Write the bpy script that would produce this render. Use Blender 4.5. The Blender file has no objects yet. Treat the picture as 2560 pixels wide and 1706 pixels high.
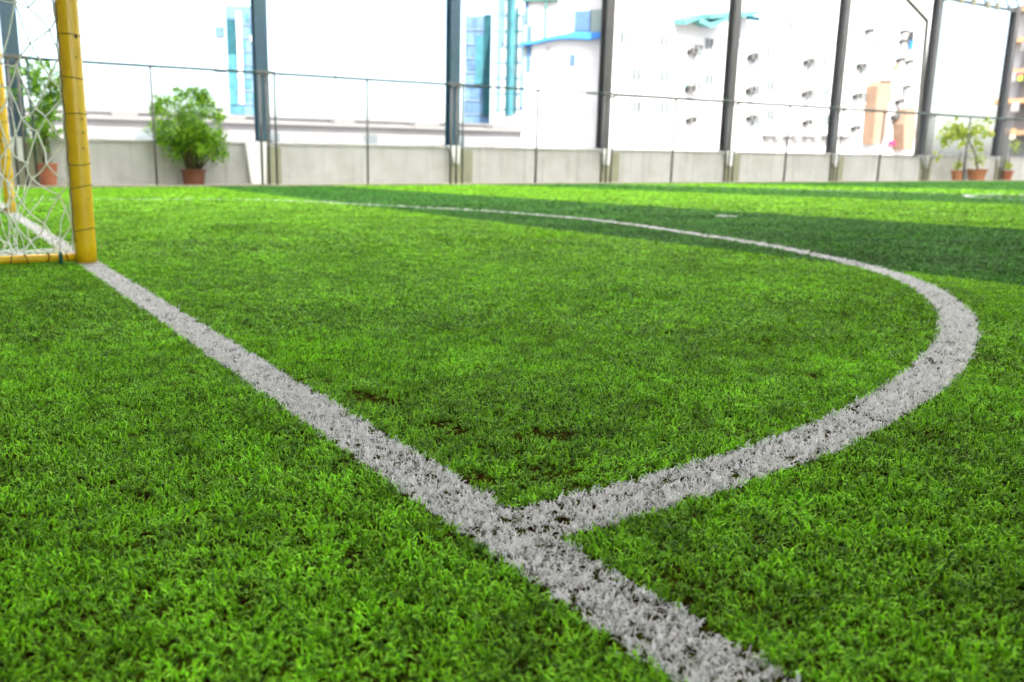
import bpy, bmesh, math, random
import numpy as np
from mathutils import Vector, Matrix, noise
random.seed(7); rng = np.random.default_rng(11)
sc = bpy.context.scene
R_ = math.radians

# ------------------------------------------------------------------ camera
# world frame: origin = foot of the near goal post, +Y along the goal line, +X into the field, metres
CAM = Vector((-0.5705, -4.2511, 0.45))
RX = Vector((0.86801777, -0.49651038, 0.00475228))     # image right
RY = Vector((-0.09675121, -0.17851602, -0.97916864))   # image down
RZ = Vector((0.48701576, 0.849476, -0.20299306))       # view direction
FPX, PX, PY = 2089.0, 1066.0, 853.0
cam_d = bpy.data.cameras.new('camera'); cam = bpy.data.objects.new('camera', cam_d)
sc.collection.objects.link(cam); sc.camera = cam
m = Matrix((( RX.x, -RY.x, -RZ.x, CAM.x), (RX.y, -RY.y, -RZ.y, CAM.y), (RX.z, -RY.z, -RZ.z, CAM.z), (0, 0, 0, 1)))
cam.matrix_world = m
cam_d.sensor_width = 36; cam_d.sensor_fit = 'HORIZONTAL'
cam_d.lens = 36 * FPX / 2560; cam_d.shift_x = (1280 - PX) / 2560
cam_d.clip_start = 0.02; cam_d.clip_end = 3000
cam_d.dof.use_dof = True; cam_d.dof.focus_distance = 1.5; cam_d.dof.aperture_fstop = 4.6

# ------------------------------------------------------------------ world, sun, exposure
SUN_EL, SUN_AZ = 50.0, 205.0      # compass-like azimuth of the sun, degrees from +Y towards +X
w = bpy.data.worlds.new('World'); sc.world = w; w.use_nodes = True
nt = w.node_tree; nt.nodes.clear()
sky = nt.nodes.new('ShaderNodeTexSky'); sky.sky_type = 'NISHITA'; sky.sun_disc = False
sky.sun_elevation = R_(SUN_EL); sky.sun_rotation = R_(SUN_AZ)
sky.altitude = 0; sky.air_density = 1.0; sky.dust_density = 4.0; sky.ozone_density = 1.0
bg = nt.nodes.new('ShaderNodeBackground'); bg.inputs[1].default_value = 0.15
wo = nt.nodes.new('ShaderNodeOutputWorld')
nt.links.new(sky.outputs[0], bg.inputs[0]); nt.links.new(bg.outputs[0], wo.inputs[0])
sd = bpy.data.lights.new('sun', 'SUN'); sd.energy = 4.0; sd.angle = R_(0.5); sd.color = (1.0, 0.96, 0.9)
sun = bpy.data.objects.new('sun', sd); sc.collection.objects.link(sun)
sdir = Vector((math.sin(R_(SUN_AZ)) * math.cos(R_(SUN_EL)), math.cos(R_(SUN_AZ)) * math.cos(R_(SUN_EL)), math.sin(R_(SUN_EL))))
sun.rotation_euler = sdir.to_track_quat('Z', 'Y').to_euler(); sun.location = (0, 0, 30)
sc.view_settings.view_transform = 'Standard'; sc.view_settings.look = 'None'
sc.view_settings.gamma = 1.0; sc.view_settings.use_curve_mapping = False
sc.view_settings.exposure = 2.3
sc.cycles.use_denoising = True
sc.cycles.max_bounces = 6; sc.cycles.diffuse_bounces = 4; sc.cycles.transmission_bounces = 4
sc.cycles.transparent_max_bounces = 6

# ------------------------------------------------------------------ helpers
C = sc.collection
def ray(x, y):
    return RX * (x - PX) + RY * (y - PY) + RZ * FPX
def at(x, y, Y):                    # point of the plane y = Y seen at photo pixel x, y
    d = ray(x, y); return CAM + d * ((Y - CAM.y) / d.y)
def tag(o, label=None, cat=None, group=None, kind=None):
    if label: o['label'] = label
    if cat: o['category'] = cat
    if group: o['group'] = group
    if kind: o['kind'] = kind
    return o
def empty(name, loc=(0, 0, 0), rz=0):
    o = bpy.data.objects.new(name, None); o.empty_display_size = .2
    o.location = loc; o.rotation_euler = (0, 0, rz); C.objects.link(o); return o
class MB:
    """collects shapes, then links them as one mesh object"""
    def __init__(s): s.v = []; s.f = []
    def add(s, v, f):
        n = len(s.v); s.v += [tuple(q) for q in v]; s.f += [tuple(i + n for i in q) for q in f]; return s
    def box(s, x0, x1, y0, y1, z0, z1):
        v = [(x0,y0,z0),(x1,y0,z0),(x1,y1,z0),(x0,y1,z0),(x0,y0,z1),(x1,y0,z1),(x1,y1,z1),(x0,y1,z1)]
        return s.add(v, [(0,3,2,1),(4,5,6,7),(0,1,5,4),(1,2,6,5),(2,3,7,6),(3,0,4,7)])
    def prism(s, prof, y0, y1):     # prof: x,z outline (counter clockwise seen from -Y)
        n = len(prof); v = [(x, y0, z) for x, z in prof] + [(x, y1, z) for x, z in prof]
        f = [tuple(range(n)), tuple(range(2*n-1, n-1, -1))] + [(i, i+n, (i+1) % n + n, (i+1) % n) for i in range(n)]
        return s.add(v, f)
    def tube(s, pts, r, n=8, cap=True, taper=None):
        pts = [Vector(p) for p in pts]; rings = []; base = len(s.v)
        up = Vector((0.13, 0.27, 0.95)).normalized(); prev = None
        for i, p in enumerate(pts):
            t = (pts[min(i+1, len(pts)-1)] - pts[max(i-1, 0)])
            if t.length < 1e-9: t = Vector((0, 0, 1))
            t.normalize()
            if prev is None:
                a = t.cross(up)
                if a.length < .1: a = t.cross(Vector((1, 0, 0)))
            else: a = prev - t * prev.dot(t)
            a.normalize(); prev = a; b = t.cross(a)
            rr = r if taper is None else r * taper[i]
            for k in range(n):
                th = 2 * math.pi * k / n
                s.v.append(tuple(p + (a * math.cos(th) + b * math.sin(th)) * rr))
        m_ = len(pts)
        for i in range(m_ - 1):
            for k in range(n):
                s.f.append((base+i*n+k, base+i*n+(k+1) % n, base+(i+1)*n+(k+1) % n, base+(i+1)*n+k))
        if cap:
            s.f.append(tuple(base + k for k in range(n))[::-1]); s.f.append(tuple(base + (m_-1)*n + k for k in range(n)))
        return s
    def lathe(s, c, prof, n=20):
        b = len(s.v)
        for r, z in prof:
            for k in range(n):
                th = 2*math.pi*k/n; s.v.append((c[0]+r*math.cos(th), c[1]+r*math.sin(th), c[2]+z))
        for i in range(len(prof)-1):
            for k in range(n):
                s.f.append((b+i*n+k, b+i*n+(k+1) % n, b+(i+1)*n+(k+1) % n, b+(i+1)*n+k))
        return s
    def build(s, name, mat, parent=None, smooth=False, bevel=0):
        me = bpy.data.meshes.new(name); me.from_pydata(s.v, [], s.f); me.update()
        o = bpy.data.objects.new(name, me); C.objects.link(o)
        if mat: me.materials.append(mat)
        if smooth: me.polygons.foreach_set('use_smooth', [True] * len(me.polygons))
        if bevel:
            b = o.modifiers.new('bevel', 'BEVEL'); b.width = bevel; b.segments = 2; b.limit_method = 'ANGLE'
        if parent is not None:
            o.parent = parent; o.matrix_parent_inverse = Matrix.Translation(parent.location).inverted()
        return o

def mat(name, col, rough=.6, var=.12, scale=4.0, metal=0.0, bump=0.0, bscale=60, spec=.5, dirt=None, dirt_amt=.4, dscale=1.5, drip=0):
    m_ = bpy.data.materials.new(name); m_.use_nodes = True; t = m_.node_tree; L = t.links; N = t.nodes
    p = N['Principled BSDF']; p.inputs['Roughness'].default_value = rough; p.inputs['Metallic'].default_value = metal
    p.inputs['Specular IOR Level'].default_value = spec
    geo = N.new('ShaderNodeNewGeometry'); nz = N.new('ShaderNodeTexNoise'); nz.inputs['Scale'].default_value = scale
    nz.inputs['Detail'].default_value = 6; L.new(geo.outputs['Position'], nz.inputs['Vector'])
    rp = N.new('ShaderNodeMapRange'); rp.inputs[1].default_value = .3; rp.inputs[2].default_value = .7
    rp.inputs[3].default_value = 1 - var; rp.inputs[4].default_value = 1 + var; L.new(nz.outputs[0], rp.inputs[0])
    mx = N.new('ShaderNodeVectorMath'); mx.operation = 'SCALE'; mx.inputs[0].default_value = col[:3]; L.new(rp.outputs[0], mx.inputs['Scale'])
    out = mx.outputs[0]
    if dirt:
        n2 = N.new('ShaderNodeTexNoise'); n2.inputs['Scale'].default_value = dscale; n2.inputs['Detail'].default_value = 8
        n2.inputs['Roughness'].default_value = .65; L.new(geo.outputs['Position'], n2.inputs['Vector'])
        r2 = N.new('ShaderNodeMapRange'); r2.inputs[1].default_value = .45; r2.inputs[2].default_value = .65; r2.inputs[4].default_value = dirt_amt
        L.new(n2.outputs[0], r2.inputs[0]); mm = N.new('ShaderNodeMix'); mm.data_type = 'RGBA'
        L.new(r2.outputs[0], mm.inputs[0]); L.new(out, mm.inputs[6]); mm.inputs[7].default_value = (*dirt, 1); out = mm.outputs[2]
    if drip:
        mp = N.new('ShaderNodeMapping'); mp.inputs['Scale'].default_value = (4.5, 4.5, .35); L.new(geo.outputs['Position'], mp.inputs['Vector'])
        n5 = N.new('ShaderNodeTexNoise'); n5.inputs['Scale'].default_value = 1.0; n5.inputs['Detail'].default_value = 6; L.new(mp.outputs[0], n5.inputs['Vector'])
        r5 = N.new('ShaderNodeMapRange'); r5.inputs[1].default_value = .5; r5.inputs[2].default_value = .72; r5.inputs[3].default_value = 1; r5.inputs[4].default_value = 1 - drip
        L.new(n5.outputs[0], r5.inputs[0]); v5 = N.new('ShaderNodeVectorMath'); v5.operation = 'SCALE'; L.new(out, v5.inputs[0]); L.new(r5.outputs[0], v5.inputs['Scale']); out = v5.outputs[0]
    L.new(out, p.inputs['Base Color'])
    if bump:
        n3 = N.new('ShaderNodeTexNoise'); n3.inputs['Scale'].default_value = bscale; n3.inputs['Detail'].default_value = 5
        L.new(geo.outputs['Position'], n3.inputs['Vector']); bp = N.new('ShaderNodeBump'); bp.inputs['Strength'].default_value = bump
        bp.inputs['Distance'].default_value = .01; L.new(n3.outputs[0], bp.inputs['Height']); L.new(bp.outputs[0], p.inputs['Normal'])
    return m_

M = {}
M['concrete'] = mat('pale_concrete', (.42, .41, .38), .85, .1, 2, bump=.3, bscale=40, dirt=(.27, .26, .20), dirt_amt=.45, dscale=1.2)
M['wall'] = mat('rendered_wall', (.43, .425, .415), .85, .06, 1.3, bump=.1, bscale=30, dirt=(.31, .31, .26), dirt_amt=.5, dscale=1.6, drip=.2)
M['olive'] = mat('stained_render', (.25, .25, .17), .85, .15, 2, bump=.3, bscale=30)
M['white'] = mat('white_paint', (.8, .8, .79), .7, .04, 3, bump=.1)
M['ledge'] = mat('ledge_concrete', (.30, .29, .21), .85, .15, 3, bump=.3, dirt=(.15, .14, .09), dirt_amt=.5)
M['steel_blue'] = mat('blue_grey_steel', (.028, .07, .11), .45, .15, 5, dirt=(.03, .09, .08), dirt_amt=.5)
M['steel_grey'] = mat('grey_steel', (.065, .065, .065), .45, .12, 5, dirt=(.05, .05, .045), dirt_amt=.5)
M['galv'] = mat('galvanised_tube', (.10, .10, .09), .5, .15, 20)
M['rail'] = mat('green_rail_paint', (.012, .04, .03), .5, .3, 3)
M['yellow'] = mat('yellow_gloss_paint', (.90, .57, .010), .28, .07, 6, bump=.12, bscale=25, dirt=(.60, .30, .01), dirt_amt=.35, dscale=9)
M['lace'] = mat('dark_brown_lacing', (.10, .05, .012), .8, .3, 60)
M['net'] = mat('net_cord', (.88, .90, .87), .7, .08, 50)
M['green_tie'] = mat('green_tie', (.01, .13, .09), .5)
M['terracotta'] = mat('terracotta', (.32, .105, .05), .75, .15, 12, bump=.2)
M['brownpot'] = mat('brown_glazed_pot', (.12, .035, .014), .55, .2, 12, bump=.2)
M['orangepot'] = mat('orange_pot', (.36, .15, .07), .7, .15, 12)
M['soil'] = mat('soil', (.035, .024, .015), .95, .4, 60, bump=.8)
M['bark'] = mat('stem_bark', (.10, .075, .035), .8, .3, 40, bump=.5)
M['facade'] = mat('pale_facade', (.42, .42, .415), .85, .05, .4, spec=.1)
M['greyfacade'] = mat('grey_terrace', (.125, .125, .122), .85, .12, .5, dirt=(.09, .09, .09), dirt_amt=.5, dscale=.5)
M['palegrey'] = mat('pale_terrace', (.165, .165, .165), .85, .15, .4)
M['peach'] = mat('peach_render', (.18, .118, .078), .8, .1, .8)
M['peach2'] = mat('light_peach_slab', (.24, .14, .07), .8, .1, .8)
M['glass_pale'] = mat('pale_blue_glazing', (.068, .122, .19), .6, .2, .5, spec=.15)
M['glass_teal'] = mat('teal_glazing', (.005, .045, .056), .6, .25, .5, spec=.15)
M['glass_cyan'] = mat('cyan_glazing', (.028, .11, .13), .6, .25, .5, spec=.15)
M['glass_pale2'] = mat('blue_mirror_glazing', (.05, .10, .19), .6, .25, .5, spec=.15)
M['mint'] = mat('mint_glazing', (.14, .19, .17), .4, .1, .5)
M['tower_band'] = mat('pale_floor_band', (.075, .125, .18), .7, .1, .5)
M['blue'] = mat('blue_fascia', (.002, .12, .36), .5, .1, 1)
M['tealframe'] = mat('teal_frame', (.02, .09, .08), .5, .1, 1)
M['ac_white'] = mat('unit_casing', (.12, .12, .115), .9, .2, 5, spec=.1)
M['awning'] = mat('pale_turquoise_sheet', (.055, .17, .17), .7, .3, 1)
M['ac_dark'] = mat('soiled_casing', (.06, .06, .058), .7, .3, 5)
M['dark'] = mat('dark_grille', (.012, .012, .013), .6)
M['window'] = mat('window_glass', (.10, .118, .122), .9, .3, .6, spec=0.0)
M['roof'] = mat('corrugated_roof', (.30, .31, .31), .5, .1, 1)
M['truss'] = mat('truss_steel', (.06, .06, .055), .6, .2, 3)
M['cloth_blue'] = mat('blue_cloth', (.005, .10, .30), .8)
M['cloth_pink'] = mat('pink_cloth', (.30, .02, .07), .8)
M['ground'] = mat('outside_paving', (.33, .325, .31), .85, .1, 1)

def sheet_mat(name, col, f):
    m_ = bpy.data.materials.new(name); m_.use_nodes = True; t = m_.node_tree; N = t.nodes; L = t.links
    d = N['Principled BSDF']; d.inputs['Base Color'].default_value = (*col, 1); d.inputs['Roughness'].default_value = .6
    tr = N.new('ShaderNodeBsdfTranslucent'); tr.inputs[0].default_value = (*col, 1); ms = N.new('ShaderNodeMixShader'); ms.inputs[0].default_value = f
    L.new(d.outputs[0], ms.inputs[1]); L.new(tr.outputs[0], ms.inputs[2]); L.new(ms.outputs[0], N['Material Output'].inputs[0]); return m_
M['roof'] = sheet_mat('added_translucent_sheet', (.93, .93, .91), .85)  # for the added sheet that lets soft light down on the far court
M['roofopaque'] = mat('added_opaque_roof', (.5, .5, .48), .5, .1, 1)  # for the added opaque sheet over the near court

def leaf_mat(name, ca, cb, trans=.45):
    m_ = bpy.data.materials.new(name); m_.use_nodes = True; t = m_.node_tree; N = t.nodes; L = t.links
    p = N['Principled BSDF']; p.inputs['Roughness'].default_value = .42
    geo = N.new('ShaderNodeNewGeometry'); mx = N.new('ShaderNodeMix'); mx.data_type = 'RGBA'
    mx.inputs[6].default_value = (*ca, 1); mx.inputs[7].default_value = (*cb, 1)
    L.new(geo.outputs['Random Per Island'], mx.inputs[0]); L.new(mx.outputs[2], p.inputs['Base Color'])
    tr = N.new('ShaderNodeBsdfTranslucent'); L.new(mx.outputs[2], tr.inputs[0])
    ms = N.new('ShaderNodeMixShader'); ms.inputs[0].default_value = trans
    L.new(p.outputs[0], ms.inputs[1]); L.new(tr.outputs[0], ms.inputs[2]); L.new(ms.outputs[0], N['Material Output'].inputs[0]); return m_
M['leaf'] = leaf_mat('green_leaves', (.025, .16, .007), (.38, .64, .03))
M['leafy'] = leaf_mat('yellow_green_leaves', (.25, .36, .03), (.55, .62, .12))

# ------------------------------------------------------------------ turf materials
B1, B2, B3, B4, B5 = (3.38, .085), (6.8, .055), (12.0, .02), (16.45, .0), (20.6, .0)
def turf_mat(name, kind):
    """artificial grass: woven in panels of a lighter and a darker green yarn; kind 'blade', 'white' or 'base'"""
    m_ = bpy.data.materials.new(name); m_.use_nodes = True; t = m_.node_tree; N = t.nodes; L = t.links
    p = N['Principled BSDF']; out = N['Material Output']
    geo = N.new('ShaderNodeNewGeometry'); sep = N.new('ShaderNodeSeparateXYZ'); L.new(geo.outputs['Position'], sep.inputs[0])
    def math_(op, a, b=None, c=None):
        n = N.new('ShaderNodeMath'); n.operation = op
        for i, q in enumerate((a, b, c)):
            if q is None: continue
            if isinstance(q, (int, float)): n.inputs[i].default_value = q
            else: L.new(q, n.inputs[i])
        return n.outputs[0]
    info = N.new('ShaderNodeObjectInfo')
    rnd = info.outputs['Random']; isl = geo.outputs['Random Per Island']
    def mixc(f, a, b):
        n = N.new('ShaderNodeMix'); n.data_type = 'RGBA'
        for s_, q in ((0, f), (6, a), (7, b)):
            if isinstance(q, tuple): n.inputs[s_].default_value = (*q, 1)
            elif isinstance(q, (int, float)): n.inputs[s_].default_value = q
            else: L.new(q, n.inputs[s_])
        return n.outputs[2]
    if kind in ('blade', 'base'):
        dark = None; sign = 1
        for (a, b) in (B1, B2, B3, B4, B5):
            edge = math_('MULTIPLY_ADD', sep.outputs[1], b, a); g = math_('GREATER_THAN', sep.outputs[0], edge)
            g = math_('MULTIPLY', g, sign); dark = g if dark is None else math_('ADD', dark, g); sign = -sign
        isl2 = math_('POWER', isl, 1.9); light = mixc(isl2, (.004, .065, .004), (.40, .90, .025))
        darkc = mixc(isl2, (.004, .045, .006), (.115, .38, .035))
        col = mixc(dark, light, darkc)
        nz = N.new('ShaderNodeTexNoise'); nz.inputs['Scale'].default_value = 1.7; nz.inputs['Detail'].default_value = 5
        L.new(geo.outputs['Position'], nz.inputs['Vector'])
        r = N.new('ShaderNodeMapRange'); r.inputs[1].default_value = .3; r.inputs[2].default_value = .7
        r.inputs[3].default_value = .66; r.inputs[4].default_value = 1.12; L.new(nz.outputs[0], r.inputs[0])
        n4 = N.new('ShaderNodeTexNoise'); n4.inputs['Scale'].default_value = 14; n4.inputs['Detail'].default_value = 4; L.new(geo.outputs['Position'], n4.inputs['Vector'])
        r4 = N.new('ShaderNodeMapRange'); r4.inputs[1].default_value = .35; r4.inputs[2].default_value = .6; r4.inputs[3].default_value = .6; r4.inputs[4].default_value = 1.1; L.new(n4.outputs[0], r4.inputs[0])
        rr = N.new('ShaderNodeMapRange'); rr.inputs[3].default_value = .72; rr.inputs[4].default_value = 1.28; L.new(rnd, rr.inputs[0])
        k = math_('MULTIPLY', math_('MULTIPLY', r.outputs[0], r4.outputs[0]), rr.outputs[0])
        vm = N.new('ShaderNodeVectorMath'); vm.operation = 'SCALE'; L.new(col, vm.inputs[0]); L.new(k, vm.inputs['Scale']); col = vm.outputs[0]
        if kind == 'blade':                       # a few dry straw coloured yarns
            st = math_('GREATER_THAN', isl, .975); col = mixc(st, col, (.20, .17, .05))
    else:
        rr = N.new('ShaderNodeMapRange'); rr.inputs[3].default_value = .62; rr.inputs[4].default_value = 1.06; L.new(isl, rr.inputs[0])
        vm = N.new('ShaderNodeVectorMath'); vm.operation = 'SCALE'; vm.inputs[0].default_value = (.93, .91, .91); L.new(rr.outputs[0], vm.inputs['Scale']); col = vm.outputs[0]
    if kind == 'base':
        n2 = N.new('ShaderNodeTexNoise'); n2.inputs['Scale'].default_value = 90; n2.inputs['Detail'].default_value = 4
        L.new(geo.outputs['Position'], n2.inputs['Vector'])
        soil = mixc(n2.outputs[0], (.004, .002, .001), (.040, .012, .006))
        # distance along the pitch decides nothing here: the backing is green weave with dark rubber infill all over
        r3 = N.new('ShaderNodeMapRange'); r3.inputs[1].default_value = .40; r3.inputs[2].default_value = .55; L.new(n2.outputs[0], r3.inputs[0])
        col = mixc(math_('MULTIPLY', r3.outputs[0], .15), soil, col)
        L.new(col, p.inputs['Base Color']); p.inputs['Roughness'].default_value = 1.0; p.inputs['Specular IOR Level'].default_value = 0.0
        bp = N.new('ShaderNodeBump'); bp.inputs['Distance'].default_value = .004; L.new(n2.outputs[0], bp.inputs['Height']); L.new(bp.outputs[0], p.inputs['Normal'])
        return m_
    L.new(col, p.inputs['Base Color']); p.inputs['Roughness'].default_value = .55; p.inputs['Specular IOR Level'].default_value = .10
    tr = N.new('ShaderNodeBsdfTranslucent'); L.new(col, tr.inputs[0]); ms = N.new('ShaderNodeMixShader'); ms.inputs[0].default_value = .12 if kind != 'white' else .35
    L.new(p.outputs[0], ms.inputs[1]); L.new(tr.outputs[0], ms.inputs[2]); L.new(ms.outputs[0], out.inputs[0])
    return m_
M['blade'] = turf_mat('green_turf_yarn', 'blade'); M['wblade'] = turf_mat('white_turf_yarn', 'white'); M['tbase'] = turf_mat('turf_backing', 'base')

# ------------------------------------------------------------------ ground
def sheet(name, x0, x1, y0, y1, z, mt, n=1):
    o = MB().add([(x0, y0, z), (x1, y0, z), (x1, y1, z), (x0, y1, z)], [(0, 1, 2, 3)]).build(name, mt); return tag(o, kind='structure')
sheet('ground', -1500, 1500, -1500, 1500, -.05, M['ground'])
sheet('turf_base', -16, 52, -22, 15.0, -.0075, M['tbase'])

# outlines of the white lines, in metres on the pitch
ARC = [(0, -3.435), (.3, -3.43), (.65, -3.40), (1.02, -3.32), (1.355, -3.215), (1.71, -3.073), (2.06, -2.895), (2.42, -2.665), (2.80, -2.35), (3.13, -1.99), (3.41, -1.56),
       (3.67, -1.07), (3.89, -.56), (4.06, 0.0), (4.25, .55), (4.42, 1.15), (4.52, 1.75), (4.56, 2.35), (4.52, 3.05), (4.38, 3.8), (4.20, 4.5), (4.02, 5.2), (3.85, 5.9), (3.62, 6.6), (3.2, 7.3), (2.5, 7.85), (1.6, 8.15), (.8, 8.25), (0, 8.3)]
def smooth_line(P, n=8):
    P = np.array(P, float); out = []
    for i in range(len(P) - 1):
        p0 = P[max(i-1, 0)]; p1 = P[i]; p2 = P[i+1]; p3 = P[min(i+2, len(P)-1)]
        for k in range(n):
            t = k / n
            out.append(.5 * ((2*p1) + (-p0+p2)*t + (2*p0-5*p1+4*p2-p3)*t*t + (-p0+3*p1-3*p2+p3)*t**3))
    out.append(P[-1]); return np.array(out)
def seg_dist(px, py, L):
    d = np.full(px.shape, 1e9)
    for (ax, ay), (bx, by) in zip(L[:-1], L[1:]):
        vx, vy = bx-ax, by-ay; q = vx*vx+vy*vy
        t = np.clip(((px-ax)*vx + (py-ay)*vy)/q, 0, 1)
        d = np.minimum(d, (px-ax-t*vx)**2 + (py-ay-t*vy)**2)
    return np.sqrt(d)
arcL = smooth_line(ARC, 4)

# ------------------------------------------------------------------ turf tufts
tufts = bpy.data.collections.new('tuft_variants'); wtufts = bpy.data.collections.new('white_tuft_variants')
def tuft_mesh(name, mt, nb, seed, wide=.00080, hmin=.0068, hmax=.0145):
    r = random.Random(seed); v = []; f = []
    for b in range(nb):
        bx, by = r.gauss(0, .0032), r.gauss(0, .0032); az = r.uniform(0, 2*math.pi); bend = r.uniform(.7, 2.7)
        L_ = r.uniform(hmin, hmax); wd = wide * r.uniform(.75, 1.3); twist = r.uniform(-.9, .9); ang = r.uniform(0, .55)
        p = Vector((bx, by, 0)); K = 5; n0 = len(v); kink = r.uniform(-1.6, 1.6)
        for i in range(K + 1):
            t = i / K; a = az + kink * t; th = ang + bend * t ** 1.2
            d = Vector((math.sin(th)*math.cos(a), math.sin(th)*math.sin(a), math.cos(th)))
            side = Vector((-math.sin(a + twist*t), math.cos(a + twist*t), 0)); ww = wd * (1 - .2*t if i < K else .62)
            v += [tuple(p - side*ww), tuple(p + side*ww)]
            p = p + d * (L_ / K)
        for i in range(K):
            q = n0 + 2*i; f.append((q, q+1, q+3, q+2))
    me = bpy.data.meshes.new(name); me.from_pydata(v, [], f); me.materials.append(mt)
    me.polygons.foreach_set('use_smooth', [True]*len(f)); return bpy.data.objects.new(name, me)
for i in range(10):
    tufts.objects.link(tuft_mesh('tuft_%02d' % i, M['blade'], 6, 100+i)); wtufts.objects.link(tuft_mesh('wtuft_%02d' % i, M['wblade'], 7, 300+i, .00074))

def instancer(name, coll):
    g = bpy.data.node_groups.new(name, 'GeometryNodeTree')
    g.interface.new_socket('Geometry', in_out='INPUT', socket_type='NodeSocketGeometry'); g.interface.new_socket('Geometry', in_out='OUTPUT', socket_type='NodeSocketGeometry')
    N = g.nodes; L = g.links; i = N.new('NodeGroupInput'); o = N.new('NodeGroupOutput'); ins = N.new('GeometryNodeInstanceOnPoints')
    ci = N.new('GeometryNodeCollectionInfo'); ci.inputs['Collection'].default_value = coll
    ci.inputs['Separate Children'].default_value = True; ci.inputs['Reset Children'].default_value = True
    def attr(nm, ty):
        a = N.new('GeometryNodeInputNamedAttribute'); a.data_type = ty; a.inputs['Name'].default_value = nm; return a.outputs['Attribute']
    L.new(i.outputs[0], ins.inputs['Points']); L.new(ci.outputs[0], ins.inputs['Instance']); ins.inputs['Pick Instance'].default_value = True
    L.new(attr('pick', 'INT'), ins.inputs['Instance Index'])
    er = N.new('FunctionNodeEulerToRotation'); L.new(attr('rot', 'FLOAT_VECTOR'), er.inputs[0]); L.new(er.outputs[0], ins.inputs['Rotation'])
    L.new(attr('scl', 'FLOAT_VECTOR'), ins.inputs['Scale']); L.new(ins.outputs[0], o.inputs[0]); return g
G_green = instancer('turf_instancer', tufts); G_white = instancer('line_instancer', wtufts)

def tuft_object(name, P, rot, scl, grp, kind, label=None):
    me = bpy.data.meshes.new(name); n = len(P); me.vertices.add(n); me.vertices.foreach_set('co', P.astype(np.float32).ravel())
    a = me.attributes.new('rot', 'FLOAT_VECTOR', 'POINT'); a.data.foreach_set('vector', rot.astype(np.float32).ravel())
    a = me.attributes.new('scl', 'FLOAT_VECTOR', 'POINT'); a.data.foreach_set('vector', scl.astype(np.float32).ravel())
    a = me.attributes.new('pick', 'INT', 'POINT'); a.data.foreach_set('value', rng.integers(0, 10, n).astype(np.int32))
    o = bpy.data.objects.new(name, me); C.objects.link(o); md = o.modifiers.new('tufts', 'NODES'); md.node_group = grp
    return tag(o, label, kind=kind)

cam2 = np.array([CAM.x, CAM.y]); vdir = math.atan2(RZ.y, RZ.x) - R_(5)
bands = [(.25, 2.3, 18500, 1.0), (2.3, 4.5, 9500, 1.35), (4.5, 9, 2900, 2.0), (9, 19, 1000, 3.2), (19, 46, 300, 5.5)]
PP = []; SS = []
for r0, r1, dens, s_ in bands:
    half = R_(48 if r0 > 1 else 62); area = half * (r1*r1 - r0*r0); n = int(area * dens)
    rr = np.sqrt(rng.uniform(r0*r0, r1*r1, n)); th = vdir + rng.uniform(-half, half, n)
    x = cam2[0] + rr*np.cos(th); y = cam2[1] + rr*np.sin(th); k = (y < 14.97) & (x < 51) & (x > -15)
    PP.append(np.stack([x[k], y[k]], 1)); SS.append(np.full(k.sum(), s_))
P2 = np.concatenate(PP); S = np.concatenate(SS)
def fnoise(x, y, f, seed):
    """cheap smooth noise from a few random waves"""
    q = np.random.default_rng(seed); o = np.zeros_like(x)
    for k in range(9):
        a = q.uniform(0, 2*np.pi); ff = f * q.uniform(.5, 1.8); o += np.sin(ff*(x*np.cos(a) + y*np.sin(a))*2*np.pi + q.uniform(0, 6.28))
    return o / 3.0
x, y = P2[:, 0], P2[:, 1]
jx = x + rng.normal(0, .0015, len(x)); jy = y + rng.normal(0, .0015, len(x))
half_w = .050
cls = np.zeros(len(x), int)
dgl = np.abs(jx - .012 + .0*jy); cls[(dgl < half_w)] = 1
nearb = (jx > -.1) & (jx < 5.2) & (jy < 8.6); da = np.full(len(x), 9.); da[nearb] = seg_dist(jx[nearb], jy[nearb], arcL); cls[(da < .050) & (jx > 0) & (cls == 0)] = 2
cls[(np.hypot(jx - 6.10, jy - 1.48) < .11) & (cls == 0)] = 3
cls[(np.abs(jx - 16.3) < .05) & (cls == 0)] = 4
cls[(np.abs(np.hypot(jx - 16.3, jy - 2.36) - 2.0) < .055) & (cls == 0)] = 5
# lay of the pile: slow swirls, worn thin spots where the brown infill shows
u = fnoise(x, y, .9, 3); v_ = fnoise(x, y, .9, 4); wv = fnoise(x, y, 3.0, 5); worn = fnoise(x, y, 5.5, 6)*.6 + fnoise(x, y, 2.2, 8)*.8
tiltx = .22*u + .12*wv + rng.normal(0, .17, len(x)); tilty = .22*v_ + rng.normal(0, .17, len(x))
thin = np.clip((np.abs(worn) - 0), 0, 9) if False else worn
# bare patches seen between the two lines
bare = np.zeros(len(x))
for (bx, by, br) in ((0.13, -2.73, 0.030), (0.15, -2.77, 0.045), (0.16, -2.83, 0.040), (0.12, -2.78, 0.040), (0.17, -3.00, 0.030), (0.19, -3.06, 0.018), (0.26, -3.13, 0.025), (0.31, -3.16, 0.030), (0.34, -3.16, 0.025), (0.09, -3.25, 0.025), (0.09, -3.28, 0.022), (0.13, -3.29, 0.018), (0.19, -3.27, 0.030), (0.19, -3.30, 0.025), (0.21, -3.31, 0.025), (0.20, -3.36, 0.018), (0.06, -2.99, 0.020), (0.10, -3.29, 0.015), (-0.36, -3.08, 0.014), (0.23, -3.38, 0.015), (1.09, -3.10, 0.030)):
    bare = np.maximum(bare, np.clip(1.25 - np.hypot(x-bx, (y-by))/br, 0, 1))
keep = rng.uniform(0, 1, len(x)) > np.where(cls > 0, .03, np.where((x > 0) & (x < 3.4), np.clip((worn - 1.25)*.5, 0, .25), 0) + bare*.85)
hscale = np.where(S > 1.1, 1.0 + .14*(S - 1), 1.0)
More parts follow.
